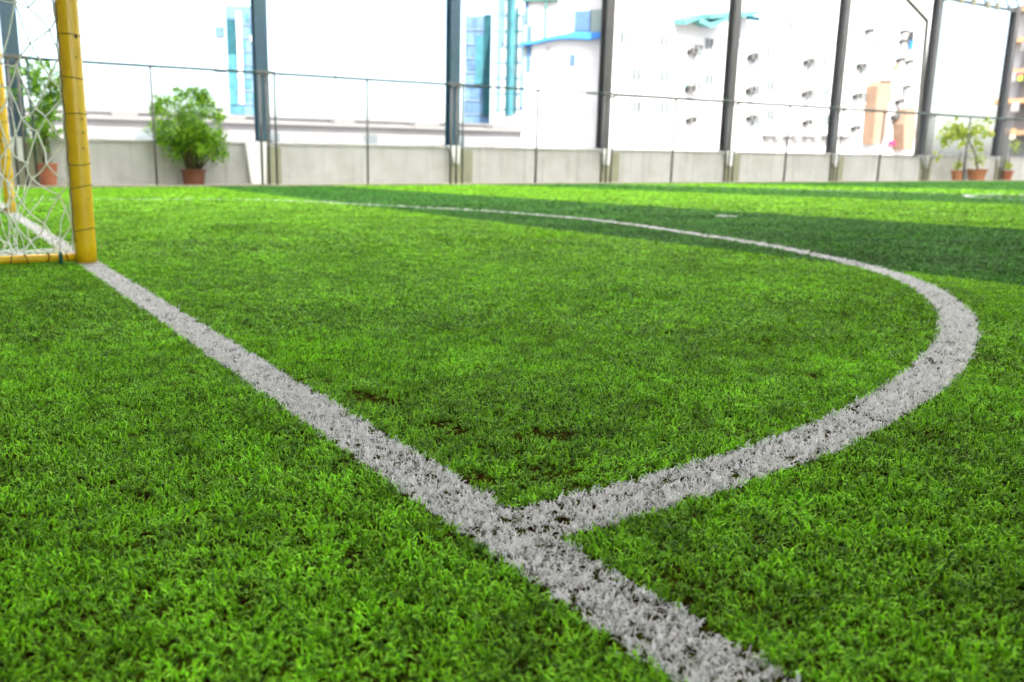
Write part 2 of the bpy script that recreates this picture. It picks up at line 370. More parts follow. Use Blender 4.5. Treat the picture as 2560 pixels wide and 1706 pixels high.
scl = np.stack([S, S, hscale], 1) * rng.uniform(.8, 1.2, (len(x), 1)) * (1 - .15*np.clip(worn - .7, 0, 1) - .4*bare)[:, None]
scl[:, 2] *= (1 + .10*fnoise(x, y, 6, 12))
wm = cls > 0
scl[wm, 2] *= .88; scl[wm, :2] *= .95
rot = np.stack([tiltx, tilty, rng.uniform(0, 6.283, len(x))], 1)
# Euler XYZ turns about z last, which spreads the lean evenly; keep the lay by steering z where the pile is combed
P3 = np.stack([x, y, np.full(len(x), -.0080)], 1)
names = {0: ('turf_grass', G_green, 'stuff', None), 1: ('goal_line', G_white, 'structure', None), 2: ('penalty_area_line', G_white, 'structure', None),
         3: ('penalty_mark', G_white, 'structure', None), 4: ('halfway_line', G_white, 'structure', None), 5: ('centre_circle_line', G_white, 'structure', None)}
NT = 0
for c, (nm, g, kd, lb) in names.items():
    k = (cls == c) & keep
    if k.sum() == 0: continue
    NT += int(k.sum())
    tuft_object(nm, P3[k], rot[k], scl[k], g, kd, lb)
print('tufts', NT)

# ------------------------------------------------------------------ goal
PR = .048; GW = 4.87
goal = empty('football_goal', (0, 0, 0)); tag(goal, 'yellow tubular football goal with white net standing on the goal line', 'goal')
def laces(parent, p0, p1, r, n, seed, tilt=.15, mt='lace', th=.0032):
    rr = random.Random(seed); p0 = Vector(p0); p1 = Vector(p1); d = (p1-p0).normalized()
    for i in range(n):
        c = p0.lerp(p1, (i + .5 + rr.uniform(-.2, .2)) / n)
        a = d.cross(Vector((.3, .5, .81))).normalized(); b = d.cross(a); ph = rr.uniform(0, 6.28); tl = rr.uniform(.2, 1)*tilt
        pts = [c + (a*math.cos(t) + b*math.sin(t))*(r + .001) + d*math.sin(t + ph)*r*tl for t in np.linspace(0, 2*math.pi*1.08, 26)]
        MB().tube(pts, th*.8, 5).build('tie', M[mt], parent, smooth=True)
def post(y):
    mb = MB().tube([(0, y, .003 + 2.0*i/24) for i in range(25)], PR, 32)
    p = mb.build('post', M['yellow'], goal, smooth=True); return p
p1 = post(0); p2 = post(GW)
laces(p1, (0, 0, .06), (0, 0, 1.98), PR, 11, 5, .22, th=.0026); laces(p2, (0, GW, .06), (0, GW, 1.98), PR, 11, 9)
cb = MB().tube([(0, -PR + (GW + 2*PR)*i/30, 2.05) for i in range(31)], PR, 24).build('crossbar', M['yellow'], goal, smooth=True)
DEP = 1.15
for y, mt in ((.02, 'yellow'), (GW, 'steel_grey')):
    gb = MB().tube([(-.035, y, .028), (-.35, y+.03, .026), (-DEP, y+.04, .024)], .019, 14).build('ground_bar', M[mt], goal, smooth=True)
    if y < 1: laces(gb, (-.05, y, .028), (-.60, y+.035, .026), .020, 7, 21, .5, th=.003)
    MB().tube([(-DEP, y+.04, .024), (-DEP+.05, y+.04, .9), (-.55, y, 1.75), (-.03, y, 2.05)], .019, 12).build('back_stay', M['yellow'], goal, smooth=True)
MB().tube([(-DEP, .06, .024), (-DEP, GW+.04, .024)], .019, 12).build('ground_bar', M['yellow'], goal, smooth=True)
for k_, (hz, r_) in enumerate(((1.18, .006), (1.02, .009), (.93, .004), (.66, .004), (.60, .005), (.53, .004), (.30, .003))):
    a_ = -1.15 + .08*math.sin(k_*2.2); c_ = (PR*math.cos(a_), PR*math.sin(a_), hz)
    MB().tube([(c_[0]*.98, c_[1]*.98, hz), (c_[0]*1.012, c_[1]*1.012, hz)], r_, 8).build('screw_hole', M['dark'], goal)
# string running down the back of the near post with the green tie at its foot
MB().tube([(-PR-.004 + .004*math.sin(i*1.7), .0 - .012*math.cos(i*.9), 2.0 - 1.94*i/40) for i in range(41)], .0045, 6).build('net_edge_cord', M['net'], goal, smooth=True)
MB().tube([(-PR-.002+.003*math.sin(i*2.1), -.03+.004*math.cos(i*1.3), 2.0 - 1.9*i/40) for i in range(41)], .0028, 6).build('lacing_cord', M['lace'], goal, smooth=True)
laces(goal, (-.118, -.005, .028), (-.108, -.005, .028), .021, 2, 3, .3, 'green_tie', .008)
MB().tube([(-.113, .0, .05), (-.110, -.022, .035), (-.112, -.03, .012), (-.105, -.03, .0)], .003, 5).build('tie', M['green_tie'], goal, smooth=True)
MB().tube([(-.112, .004, .05), (-.109, .01, .12), (-.098, .0, .2), (-.07, 0, .27)], .0028, 5).build('tie', M['net'], goal, smooth=True)
# net: slack diamond mesh, side panel by the near post, side panel by the far post, back panel
net_mb = MB(); nr = random.Random(4)
def net_panel(f, nu, nv, amp, th):
    q = {}
    for i in range(nu + 1):
        for j in range(nv + 1):
            if (i + j) % 2: continue
            u_, v2 = i/nu, j/nv; p = Vector(f(u_, v2)); s_ = amp * math.sin(math.pi*min(max(v2, .0), 1)) if 0 else amp
            ed = 0.15 if (i in (0, nu) or j == nv) else 1
            p += Vector((nr.gauss(0, s_*.6), nr.gauss(0, s_*.5), nr.gauss(0, s_))) * ed
            p.z = max(p.z, .012); q[i, j] = p
    for (i, j), p in q.items():
        for di in (-1, 1):
            r_ = q.get((i+di, j+1))
            if r_ is None: continue
            mid = (p + r_)/2; mid.z -= (p-r_).length * nr.uniform(.0, .13); mid.x += nr.gauss(0, .006); mid.y += nr.gauss(0, .005); mid.z = max(mid.z, .01)
            net_mb.tube([p, p.lerp(mid, .55) - Vector((0, 0, .003)), mid, r_.lerp(mid, .55) - Vector((0, 0, .003)), r_], th, 5, cap=False)
    for (i, j), p in q.items():
        net_mb.tube([p - Vector((.0, 0, .007)), p, p + Vector((.001, 0, .007))], th*1.7, 5)
def side(y, bow, drag):
    def f(u_, v2):          # u_: 0 at the post, 1 at the back; v2: 0 at the ground, 1 at the top
        z = 1.98*v2**1.05; dep = DEP*(1 - .5*v2**2) + .0
        g = (1 - v2)**2 * drag
        x_ = -PR - u_*dep*(1 - .1*g) ; yy = y + bow*math.sin(math.pi*u_)*(1-v2)*1.0 + .03*math.sin(9*v2 + 5*u_)
        return (x_, yy, z)
    return f
net_panel(side(.03, .28, .5), 18, 20, .032, .0038)
net_panel(side(GW - .03, -.2, .5), 12, 14, .02, .0024)
net_panel(lambda u_, v2: (-DEP*(1 - .5*v2**2) + .02 + .10*math.sin(7*u_)*(1-v2), .05 + u_*(GW-.05), 1.98*v2), 44, 16, .02, .0024)
# slack bottom of the near side panel lying in a heap behind the ground bar
for k in range(26):
    sx = nr.uniform(-.62, -.06); sy = nr.uniform(.04, .30); pts = []
    ang = nr.uniform(-.5, .5); L_ = nr.uniform(.12, .34)
    for i in range(7):
        pts.append((sx + L_*(i/6)*math.cos(ang) - .1, sy + L_*(i/6)*math.sin(ang) + nr.gauss(0, .008), .022 + .02*abs(math.sin(i*1.3 + k)) + nr.uniform(0, .014)))
    net_mb.tube(pts, .0026, 5)
for k in range(9):           # gathered strands hanging down to the heap
    sx = -.30 + nr.gauss(0, .045); top = nr.uniform(.28, .7); pts = [(sx + .05*math.sin(i*.8 + k)*.5 + nr.gauss(0, .006) + .10*(1-i/8)*(k % 3 - 1)*.5, .20 + nr.gauss(0, .012) - .06*i/8, top*(1 - i/8) + .02) for i in range(9)]
    net_mb.tube(pts, .0024, 5)
net = net_mb.build('net', M['net'], goal, smooth=True)

# ------------------------------------------------------------------ ledge, wall, fence
ledge = MB().box(-20, 60, 15.0, 16.0, -.04, .045).build('kerb_ledge', M['ledge'], bevel=.008); tag(ledge, kind='structure')
terr = MB().box(-20, 60, 16.32, 19.0, -.04, .02).build('outer_pavement', M['concrete']); tag(terr, kind='structure')
COLX = [1.0, 6.45, 11.92, 17.38, 22.87, 28.6, 34.4, 40.15, 45.9, -4.5]
wall = empty('parapet_wall', (17, 16.16, .045)); tag(wall, 'low grey rendered parapet wall running behind the fence with stained pilasters', 'wall')
MB().box(-20, 60, 16.0, 16.3, .045, .98).build('wall_body', M['wall'], wall)
MB().box(-20, 60, 15.97, 16.33, .982, 1.05).build('coping', M['wall'], wall, bevel=.01)
for k, cx_ in enumerate(COLX[:8]):
    MB().box(cx_ - (.18 if k > 1 else .05), cx_ + (.55 if k > 1 else .38), 15.93, 15.998, .045, .94).build('pilaster', M['olive'], wall, bevel=.006)
fence = empty('court_fence', (17, 15.05, .0)); tag(fence, 'thin metal court fence with a single green top rail along the turf edge', 'fence')
FH = 2.57
edges = [1.0, 6.2, 11.38, 16.6, 21.85, 27.3, 33.0, 38.6, 44.5]
def fpost(x_, r=.021, h_=FH, mt='galv'):
    MB().tube([(x_, 15.05, .02), (x_, 15.05, h_)], r, 10).build('fence_post', M[mt], fence, smooth=True)
def rail(x0, x1):
    pts = [(x0 + (x1-x0)*i/10, 15.05, FH + .002*math.sin(i*.9 + x0)) for i in range(11)]
    MB().tube(pts, .031 if x0 < 14 else .047, 8).build('top_rail', M['rail'], fence, smooth=True)
rail(-9.5, -4.2); rail(-4.0, .75)
for i, e in enumerate(edges[:-1]):
    n = edges[i+1]
    rail(e + .2, n - .2)
for x_ in (3.6, 8.78, 14.01, 19.28, 24.63, 29.95, 35.7, -1.6): fpost(x_, .026 if x_ < 10 else .036)
for e in edges[:-1]:
    fpost(e - .17, .03); fpost(e + .0, .03); fpost(e + .19, .024 if e < 15 else .027, mt='rail' if e < 12 else 'galv')
    MB().box(e - .26, e + .2, 15.0, 15.12, FH - .02, FH + .05).build('clamp', M['galv'], fence, bevel=.01)

clab = ['far left', 'second from the left', 'third from the left', 'fourth from the left', 'fifth from the left', 'sixth from the left, with the drainpipe beside it', 'seventh from the left', 'last at the right edge']
clabel = ['blue grey steel column behind the goal net, beside the bushy climbing plant', 'blue grey steel column just right of the big potted shrub, on a wide white plinth',
          'blue grey steel column left of the pale blue glass tower', 'dark grey steel column right of the white building with the blue band',
          'dark grey steel column crossing the turquoise awning on the flats', 'dark grey steel column between the awning and the peach stair tower',
          'dark grey steel column with the thin drainpipe close on its left side', 'grey steel column right of the yellow green palm, under the roof truss']
def ibeam(mb, cx_, cy_, z0, z1, w_=.30, d_=.28, t=.028):
    mb.box(cx_-w_/2, cx_+w_/2, cy_-d_/2, cy_-d_/2+t, z0, z1); mb.box(cx_-w_/2, cx_+w_/2, cy_+d_/2-t, cy_+d_/2, z0, z1)
    mb.box(cx_-t/2, cx_+t/2, cy_-d_/2+t, cy_+d_/2-t, z0, z1); return mb
for k, cx_ in enumerate(COLX[:8]):
    e = empty('steel_column', (cx_, 16.15, 1.05)); tag(e, clabel[k], 'column', 'steel columns along the parapet wall')
    mt = M['steel_blue'] if k < 3 else M['steel_grey']
    ibeam(MB(), cx_, 16.15, 1.08, 7.3, .31 if k < 5 else .29).build('shaft', mt, e, bevel=.004)
    MB().box(cx_-.2, cx_+.2, 15.96, 16.34, 1.052, 1.078).build('base_plate', mt, e)
    MB().box(cx_-.012, cx_+.012, 15.70, 16.0, 2.55, 2.60).build('brace', M['galv'], e)
    if k == 1:
        pr = [(cx_-.44, .046), (cx_-.08, .046), (cx_-.03, 1.049), (cx_-.56, 1.049)]
    else:
        pr = [(cx_-.10, .56), (cx_+.02, .56), (cx_+.06, 1.049), (cx_-.28, 1.049)]
    MB().prism(pr, 15.80, 15.925).build('plinth', M['white'], e, bevel=.01)

dp = empty('drainpipe', (33.8, 15.9, 1.0)); tag(dp, 'thin grey drainpipe bending down beside the steel column on the right', 'pipe')
q0 = at(2269, 0, 15.9); q1 = at(2318, 56, 15.9); q2 = at(2290, 372, 15.9)
MB().tube([q0 + (q0-q1)*.8, q0, q1 + Vector((-.1, 0, .09)), q1, q1 - Vector((0.0, 0, .15)), q2, (q2.x, 15.9, 1.0)], .075, 10).build('pipe', M['galv'], dp, smooth=True)
MB().tube([q1 + Vector((0, 0, .0)), q1 - Vector((0, 0, .2))], .07, 12).build('elbow_collar', M['olive'], dp, smooth=True)

# roof over the whole court; only its far eave truss comes into the picture, the sheets are added to shape the light
TZ = at(2440, 13, 16.04).z; print('TZ', TZ, at(2350, 0, 16.04), at(2530, 24, 16.04))
roof = empty('court_roof', (17, 3, 7.4)); tag(roof, 'court roof with unseen sheets added for shade, its steel eave truss shows at the upper right corner', 'roof')
MB().box(-20, 62, 1.0, 16.9, 8.25, 8.26).build('added_roof_sheet', M['roof'], roof)  # unseen, added to pass diffuse light to the far turf
MB().box(-20, 62, -20, .99, 8.25, 8.33).build('added_opaque_sheet', M['roofopaque'], roof)  # unseen, added opaque so that the near turf stays darker
MB().box(-20, 60, 16.02, 16.10, TZ, TZ+.10).build('eave_chord', M['truss'], roof)
MB().box(-20, 60, 16.02, 16.10, TZ+.60, TZ+.70).build('eave_chord', M['truss'], roof)
zz = MB()
xx = -20.0
while xx < 60:
    zz.tube([(xx, 16.06, TZ+.1), (xx+.45, 16.06, TZ+.6)], .035, 6).tube([(xx+.45, 16.06, TZ+.6), (xx+.9, 16.06, TZ+.1)], .035, 6); xx += .9
zz.build('truss_web', M['truss'], roof)
for k, xx in enumerate(np.arange(-18, 60, 5.6)): MB().box(xx-.08, xx+.08, -20, 16.0, 8.03, 8.24).build('rafter', M['truss'], roof)
for xx in (33.4, 34.6, 35.6, 36.5, 37.6, 38.3): MB().box(xx-.10, xx+.10, 15.9, 16.0, TZ-.08, TZ+.2).build('hanging_clamp', M['olive'], roof, bevel=.01)
for xx in (-18., 0, 18, 36, 54):
    o = ibeam(MB(), xx, -19.6, -.04, 8.2).build('rear_column', M['steel_grey'], roof)

# solid wall added behind the goal, out of frame, to darken the post from the left
ew = empty('added_shade_wall', (-3.4, 0, 0)); tag(ew, 'tall grey wall behind the goal, added out of view to shade the court from the left', 'wall')
MB().box(-3.7, -3.4, -20, 14.6, -.04, 8.2).build('wall_body', M['olive'], ew)

# ------------------------------------------------------------------ potted plants
def pot(name, x_, y_, r0, r1, h_, mt, label, group=None):
    e = empty(name, (x_, y_, .046)); tag(e, label, 'potted plant', group)
    MB().lathe((x_, y_, .046), [(0, 0), (r0, 0), (r0+(r1-r0)*.85, h_*.84), (r1*1.07, h_*.85), (r1*1.08, h_), (r1*.96, h_), (r1*.93, h_*.9)], 24).build('pot', mt, e, smooth=False)
    MB().lathe((x_, y_, .046), [(0.0, h_*.91), (r1*.94, h_*.9)], 20).build('soil', M['soil'], e)
    return e
def leaves(mb, c, r, n, ln, rs, shape=(1, 1, 1), down=.2):
    for _ in range(n):
        d = Vector((rs.gauss(0, 1), rs.gauss(0, 1), rs.gauss(0, 1))).normalized() * r * rs.random()**.4
        p = Vector(c) + Vector((d.x*shape[0], d.y*shape[1], d.z*shape[2]))
        a = Vector((rs.gauss(0, 1), rs.gauss(0, 1), rs.gauss(-down, .8))).normalized(); s_ = a.cross(Vector((rs.gauss(0, 1), rs.gauss(0, 1), rs.gauss(0, 1)))).normalized()
        L_ = ln*rs.uniform(.6, 1.3); w_ = L_*.26; nrm = a.cross(s_)
        mb.add([p, p + a*L_*.45 + s_*w_ , p + a*L_ - nrm*L_*.12, p + a*L_*.45 - s_*w_], [(0, 1, 2, 3)])
rs = random.Random(12)
e = pot('potted_shrub', 4.52, 15.45, .235, .27, .34, M['brownpot'], 'big round green shrub in a brown pot on the ledge before the wall')
fo = MB(); st = MB()
for k in range(24):
    a = rs.uniform(0, 2*math.pi); rad = rs.uniform(.05, .66); hz = rs.uniform(.95, 1.62) - .25*(rad/.62)**2
    b = (4.52 + .13*math.cos(a), 15.45 + .13*math.sin(a), .35); t_ = (4.52 + rad*math.cos(a)*1.0, 15.45 + rad*math.sin(a)*.6, hz)
    mid = ((b[0]*.6+t_[0]*.4), (b[1]*.6+t_[1]*.4), .35 + (hz-.35)*.5)
    st.tube([b, mid, t_], .016, 6, taper=[1.2, .9, .5]); 
    for q in range(5):
        c = Vector(t_) + Vector((rs.gauss(0, .12), rs.gauss(0, .10), rs.gauss(0, .16)))
        leaves(fo, c, rs.uniform(.12, .21), 60, .068, rs)
for q in range(125):
    a = rs.uniform(0, 6.28); el = rs.uniform(-.75, 1.35); rr_ = rs.uniform(.72, .98)
    c = Vector((4.49 + .98*rr_*math.cos(a)*math.cos(el), 15.45 + .5*rr_*math.sin(a)*math.cos(el), 1.42 + .80*rr_*math.sin(el)))
    leaves(fo, c, rs.uniform(.09, .17), 56, .066, rs)
leaves(fo, (4.05, 15.4, .8), .22, 90, .08, rs); leaves(fo, (5.0, 15.4, .72), .2, 110, .08, rs); leaves(fo, (3.75, 15.4, 1.75), .16, 80, .08, rs)
st.build('stem', M['bark'], e, smooth=True); fo.build('foliage', M['leaf'], e)

e = pot('potted_climber', 1.44, 15.45, .16, .20, .46, M['terracotta'], 'tall narrow green plant in a terracotta pot seen through the goal net')
fo = MB(); st = MB()
for k in range(5):
    x0 = 1.44 + rs.uniform(-.1, .1); st.tube([(x0, 15.45, .46), (x0 + rs.uniform(-.15, .15), 15.45, 1.3), (x0 + rs.uniform(-.3, .3), 15.45, 2.2)], .014, 6)
for q in range(70): leaves(fo, (1.50 + rs.gauss(0, .26), 15.45 + rs.gauss(0, .12), rs.uniform(.95, 2.62)), rs.uniform(.08, .17), 30, .10, rs)
for q in range(8): leaves(fo, (1.40 + rs.gauss(0, .12), 15.45, rs.uniform(.6, 1.1)), .09, 14, .09, rs)
st.build('stem', M['bark'], e, smooth=True); fo.build('foliage', M['leaf'], e)

e = pot('potted_palm', 37.6, 15.5, .28, .37, .46, M['orangepot'], 'yellow green palm in an orange pot, its fronds showing above the wall')
fo = MB(); st = MB(); st.tube([(37.6, 15.5, .5), (37.2, 15.5, 1.2), (36.5, 15.5, 1.75)], .03, 7)
for k in range(17):
    a = rs.uniform(0, 6.28); L_ = rs.uniform(.8, 1.85); c0 = Vector((36.3 + rs.gauss(0, .2), 15.5, 1.8)); prev = c0; c0 = c0 + Vector((0, 0, rs.uniform(-.1, .5)))
    pts = []
    for i in range(7):
        t = i/6; pts.append(c0 + Vector((math.cos(a)*L_*t, math.sin(a)*L_*t*.5, 1.0*t*rs.uniform(.7, 1.1) - t*t*rs.uniform(.8, 1.6))))
    st.tube(pts, .008, 4)
    for i, p in enumerate(pts[1:]): leaves(fo, p, .11, 4, .26, rs, down=.8)
leaves(fo, (37.6, 15.5, .85), .28, 60, .16, rs)
st.build('stem', M['bark'], e, smooth=True); fo.build('foliage', M['leafy'], e)
for nm, x_, mt, lab, n in (('potted_bush', 36.1, 'orangepot', 'small low bush in an orange pot left of the palm', 60), ('potted_seedling', 40.0, 'terracotta', 'small plant in a terracotta pot at the foot of the last column', 70)):
    e = pot(nm, x_, 15.5, .17, .24, .40, M[mt], lab); fo = MB(); st = MB()
    st.tube([(x_, 15.5, .45), (x_+.05, 15.5, 1.2)], .02, 6); leaves(fo, (x_, 15.5, .66), .16, n, .14, rs)
    if n == 70: leaves(fo, (x_+.35, 15.5, 1.5), .3, 60, .16, rs)
    st.build('stem', M['bark'], e, smooth=True); fo.build('foliage', M['leafy'], e)

# ------------------------------------------------------------------ buildings beyond the wall
def bbox(px0, px1, py0, py1, Y):
    a = at(px0, py0, Y); b = at(px1, py0, Y); c = at(px0, py1, Y); return a.x, b.x, c.z, a.z
# low terraced building with parapets, left half
t = empty('terraced_building', (10, 46, 0)); tag(t, 'low pale grey terraced building with stacked parapets beyond the wall', 'building')
x1 = at(1317, 320, 45).x
z = [at(700, q, 45).z for q in (352, 318, 309, 292, 284)]
MB().box(-40, x1, 45.6, 70, -.05, z[2]-.05).build('wall', M['palegrey'], t)
MB().box(-40, x1, 45.3, 45.598, z[2]-.05, z[2]+.12).build('parapet_ledge', M['greyfacade'], t)
MB().box(-40, x1, 47.0, 69, z[2]-.05, z[3]).build('upper_wall', M['palegrey'], t)
MB().box(-40, x1-1, 46.9, 46.998, z[3], z[3]+.14).build('upper_ledge', M['greyfacade'], t)
for k in range(26):
    x0 = -12 + k*2.35; w_ = 1.0 + .7*math.sin(k*2.3)
    if x0 + w_ < x1: MB().box(x0, x0+w_, 45.52, 45.598, -.03 + .1, z[2]-.5 - .25*(k % 3)).build('shutter', M['greyfacade'] if k % 3 else M['window'], t)
for k, x0 in enumerate((8.1, 13.8, 21.5, 27.3, 33.5)):
    MB().box(x0, x0 + 1.4 + .5*(k % 2), 46.0, 46.8, z[2]-.05, z[2] + .42).build('roof_unit', M['greyfacade'], t, bevel=.03)
ms = empty('roof_mast', (at(840, 280, 60).x, 60, 0)); tag(ms, 'faint grey mast with a crossbar on the far roofs', 'mast')
mx_ = at(840, 280, 60)
MB().tube([(mx_.x, 60, -.05), (mx_.x, 60, at(838, 148, 60).z)], .09, 8).build('pole', M['palegrey'], ms)
MB().box(mx_.x-.6, mx_.x+.5, 59.9, 60.1, at(838, 168, 60).z, at(838, 160, 60).z).build('crossbar', M['palegrey'], ms)

class Frame:
    """upright plane facing the court at a distance; u runs along it, n away from the court, z up"""
    def __init__(f, px, dist):
        d = ray(px, 420); h = Vector((d.x, d.y, 0)).normalized(); f.n = h; f.u = Vector((h.y, -h.x, 0)); f.o = Vector((CAM.x, CAM.y, 0)) + h*dist
    def at(f, x, y):
        d = ray(x, y); k = (f.o - CAM).dot(f.n)/d.dot(f.n); p = CAM + d*k - f.o; return p.dot(f.u), p.z
    def box(f, mb, u0, u1, n0, n1, z0, z1):
        q = MB().box(u0, u1, n0, n1, z0, z1); return mb.add([f.o + f.u*a + f.n*b + Vector((0, 0, c)) for a, b, c in q.v], q.f)
    def px(f, a, b, c, d, out, name, mt, par, dep=None, ground=False, bevel=0):
        u0, z1 = f.at(a, c); u1 = f.at(b, c)[0]; z0 = -.04 if ground else f.at(a, d)[1]
        return f.box(MB(), u0, u1, -out, (-.012 if dep is None else dep), z0, z1).build(name, mt, par, bevel=bevel)
def tower(name, label, px0, px1, pytop, dist, dep, body, bands, pane, nx, dens=.45):
    F = Frame((px0+px1)/2, dist); e = empty(name, F.o); tag(e, label, 'tower')
    u0, zt = F.at(px0, pytop); u1 = F.at(px1, pytop)[0]
    F.box(MB(), u0, u1, 0, dep, -.05, zt).build('body', body, e)
    for (a, b, yt, yb, mt, out) in bands: F.px(a, b, yt, yb, out, 'glazing_strip', mt, e)
    rr = random.Random(len(label)); pm = MB(); fm = MB(); ns = int(zt/3.4)
    for k in range(1, ns):
        z_ = k*3.4; F.box(fm, u0, u1, -.25, -.02, z_, z_+.4)
        for i in range(nx):
            if rr.random() < dens: F.box(pm, u0+(u1-u0)*(i+.15)/nx, u0+(u1-u0)*(i+.85)/nx, -.2, -.02, z_+.8, z_+2.9)
    tag(fm.build('floor_bands', M['tower_band'], e), kind='stuff')
    if pm.v: tag(pm.build('window_panes', pane, e), kind='stuff')
    return e
tower('glass_tower', 'pale turquoise glass tower behind the big potted shrub', 563, 650, 14, 240, 25, M['glass_pale'],
      [(566, 588, 48, 135, M['glass_teal'], .5), (590, 602, 30, 260, M['facade'], .4), (572, 588, 135, 262, M['glass_cyan'], .4), (626, 640, 90, 105, M['facade'], .5)], M['glass_cyan'], 9)
tower('stepped_tower', 'faint pale blue stub of a block left of the turquoise tower', 530, 561, 62, 260, 15, M['facade'], [(536, 561, 66, 92, M['glass_pale'], .5)], M['facade'], 4)
tower('blue_tower', 'pale blue tower with a dark teal side right of the third column', 1164, 1229, 40, 220, 22, M['glass_pale'],
      [(1211, 1229, 38, 290, M['glass_teal'], .9), (1190, 1210, 90, 210, M['glass_cyan'], .4)], M['glass_pale2'], 9, .5)
tower('striped_tower', 'tall tower of narrow cyan and teal glass stripes', 1236, 1320, -60, 200, 25, M['facade'],
      [(1246, 1256, 0, 280, M['glass_pale'], .6), (1256, 1266, -60, 110, M['glass_pale'], .7), (1270, 1279, -60, 290, M['glass_teal'], .8), (1280, 1291, -60, 290, M['glass_cyan'], .6),
       (1291, 1298, 20, 285, M['glass_teal'], .9), (1304, 1315, 40, 270, M['glass_pale'], .6)], M['facade'], 8, .2)

# white building with blue band
W = Frame(1415, 92); wb = empty('white_building', W.o); tag(wb, 'white building with a bright blue curved band and a teal framed glass corner', 'building')
u0, zt = W.at(1319, -120); u1 = W.at(1520, -120)[0]
W.box(MB(), u0, u1, 0, 16, -.05, zt).build('wall', M['facade'], wb)
bl = MB(); bp_ = [(1298, 114, 3), (1330, 110, 4), (1368, 101, 4), (1400, 95, 5), (1440, 92, 8), (1470, 93, 9), (1514, 91, 6)]
for (a, b, r_), (c, d, r2) in zip(bp_[:-1], bp_[1:]):
    q = [W.at(a, b-r_), W.at(c, d-r2), W.at(c, d+r2), W.at(a, b+r_)]
    bl.add([W.o + W.u*x_ - W.n*1.0 + Vector((0, 0, z_)) for x_, z_ in q] + [W.o + W.u*x_ - W.n*.02 + Vector((0, 0, z_)) for x_, z_ in q], [(0, 3, 2, 1), (4, 5, 6, 7), (0, 1, 5, 4), (3, 7, 6, 2), (0, 4, 7, 3), (1, 2, 6, 5)])
bl.build('blue_band', M['blue'], wb)
W.px(1365, 1371, -60, 98, .5, 'mullion', M['tealframe'], wb); W.px(1368, 1374, 120, 178, .3, 'drain', M['palegrey'], wb)
W.px(1305, 1398, -12, 6, .6, 'transom', M['tealframe'], wb)
W.px(1425, 1510, 26, 86, .05, 'glazing_panel', M['mint'], wb); W.px(1310, 1332, 28, 180, .05, 'glazing_panel', M['mint'], wb)
for a, b, c, d in ((1438, 1478, 28, 80), (1424, 1440, 136, 164), (1318, 1330, 66, 180), (1312, 1322, -10, 60)):
    W.px(a, b, c, d, .15, 'window', M['glass_pale'], wb); W.px(a+3, b-3, c+3, d-3, .2, 'pane', M['glass_pale2'], wb)
def pxbox(a, b, c, d, Y, out, name, mt, par):      # photo rectangle a..b, c..d on plane Y, standing out by out
    xa, xb, z0, z1 = at(a, c, Y).x, at(b, c, Y).x, at(a, d, Y).z, at(a, c, Y).z
    return MB().box(xa, xb, Y-out, Y-.012, z0, z1).build(name, mt, par)

# white flats with rows of small windows and cooling units
Yf = 62; x0, _, _, zt = bbox(1512, 1600, -150, 430, Yf); x1_ = at(2310, 200, Yf).x
fl = empty('block_of_flats', ((x0+x1_)/2, Yf, 0)); tag(fl, 'long white block of flats with small windows and cooling units', 'building')
xk = at(1524, 300, Yf+16).x       # the end wall is splayed
MB().add([(x0, Yf, -.05), (x1_, Yf, -.05), (x1_, Yf+16, -.05), (xk, Yf+16, -.05), (x0, Yf, 26), (x1_, Yf, 26), (x1_, Yf+16, 26), (xk, Yf+16, 26)],
         [(0, 3, 2, 1), (4, 5, 6, 7), (0, 1, 5, 4), (1, 2, 6, 5), (2, 3, 7, 6), (3, 0, 4, 7)]).build('wall', M['facade'], fl)
def ac(px, py, s_=1.0, mt='ac_white', parent=None, Y=Yf):
    c = at(px, py, Y); h_ = .36*s_; w_ = .45*s_
    MB().box(c.x-w_, c.x+w_, Y-.75, Y-.25, c.z-h_, c.z+h_).build('cooling_unit', M[mt], parent, bevel=.03)
    u_ = MB().lathe((0, 0, 0), [(.0, .0), (h_*.75, 0), (h_*.75, .03)], 14); u_.v = [(c.x + q[0] - w_*.25, Y-.76 - q[2], c.z + q[1]) for q in u_.v]; u_.build('fan_grille', M['dark'], parent)
    MB().box(c.x-w_-.25, c.x-w_-.02, Y-.5, Y-.01, c.z-h_-.05, c.z+h_*.3).build('bracket', M['dark'], parent)
def win(px, py, w_=1.1, h_=1.2, Y=Yf, parent=None):
    c = at(px, py, Y); f_ = MB().box(c.x-w_/2-.08, c.x+w_/2+.08, Y-.10, Y-.01, c.z-h_/2-.08, c.z+h_/2+.08).build('window', M['facade'], parent)
    MB().box(c.x-w_/2, c.x-.03, Y-.13, Y-.105, c.z-h_/2, c.z+h_/2).build('pane', M['window'], parent); MB().box(c.x+.03, c.x+w_/2, Y-.13, Y-.105, c.z-h_/2, c.z+h_/2).build('pane', M['window'], parent)
    return f_
for px, py in ((1728, 128), (1722, 222), (1724, 300), (1877, 143), (1873, 225), (1874, 295), (2016, 155), (2012, 234), (2014, 306), (2168, 78), (2148, 166), (2138, 240), (2134, 320)): ac(px, py, .95 if px != 2168 else .8, 'ac_white', fl)
for a, b, h_, mt in ((1713, 1724, (212, 228), 'tealframe'), (1872, 1882, (135, 150), 'tealframe'), (1866, 1872, (222, 236), 'tealframe'), (2141, 2147, (160, 172), 'tealframe')):
    pxbox(a, b, h_[0], h_[1], Yf, .3, 'shutter', M[mt], fl)
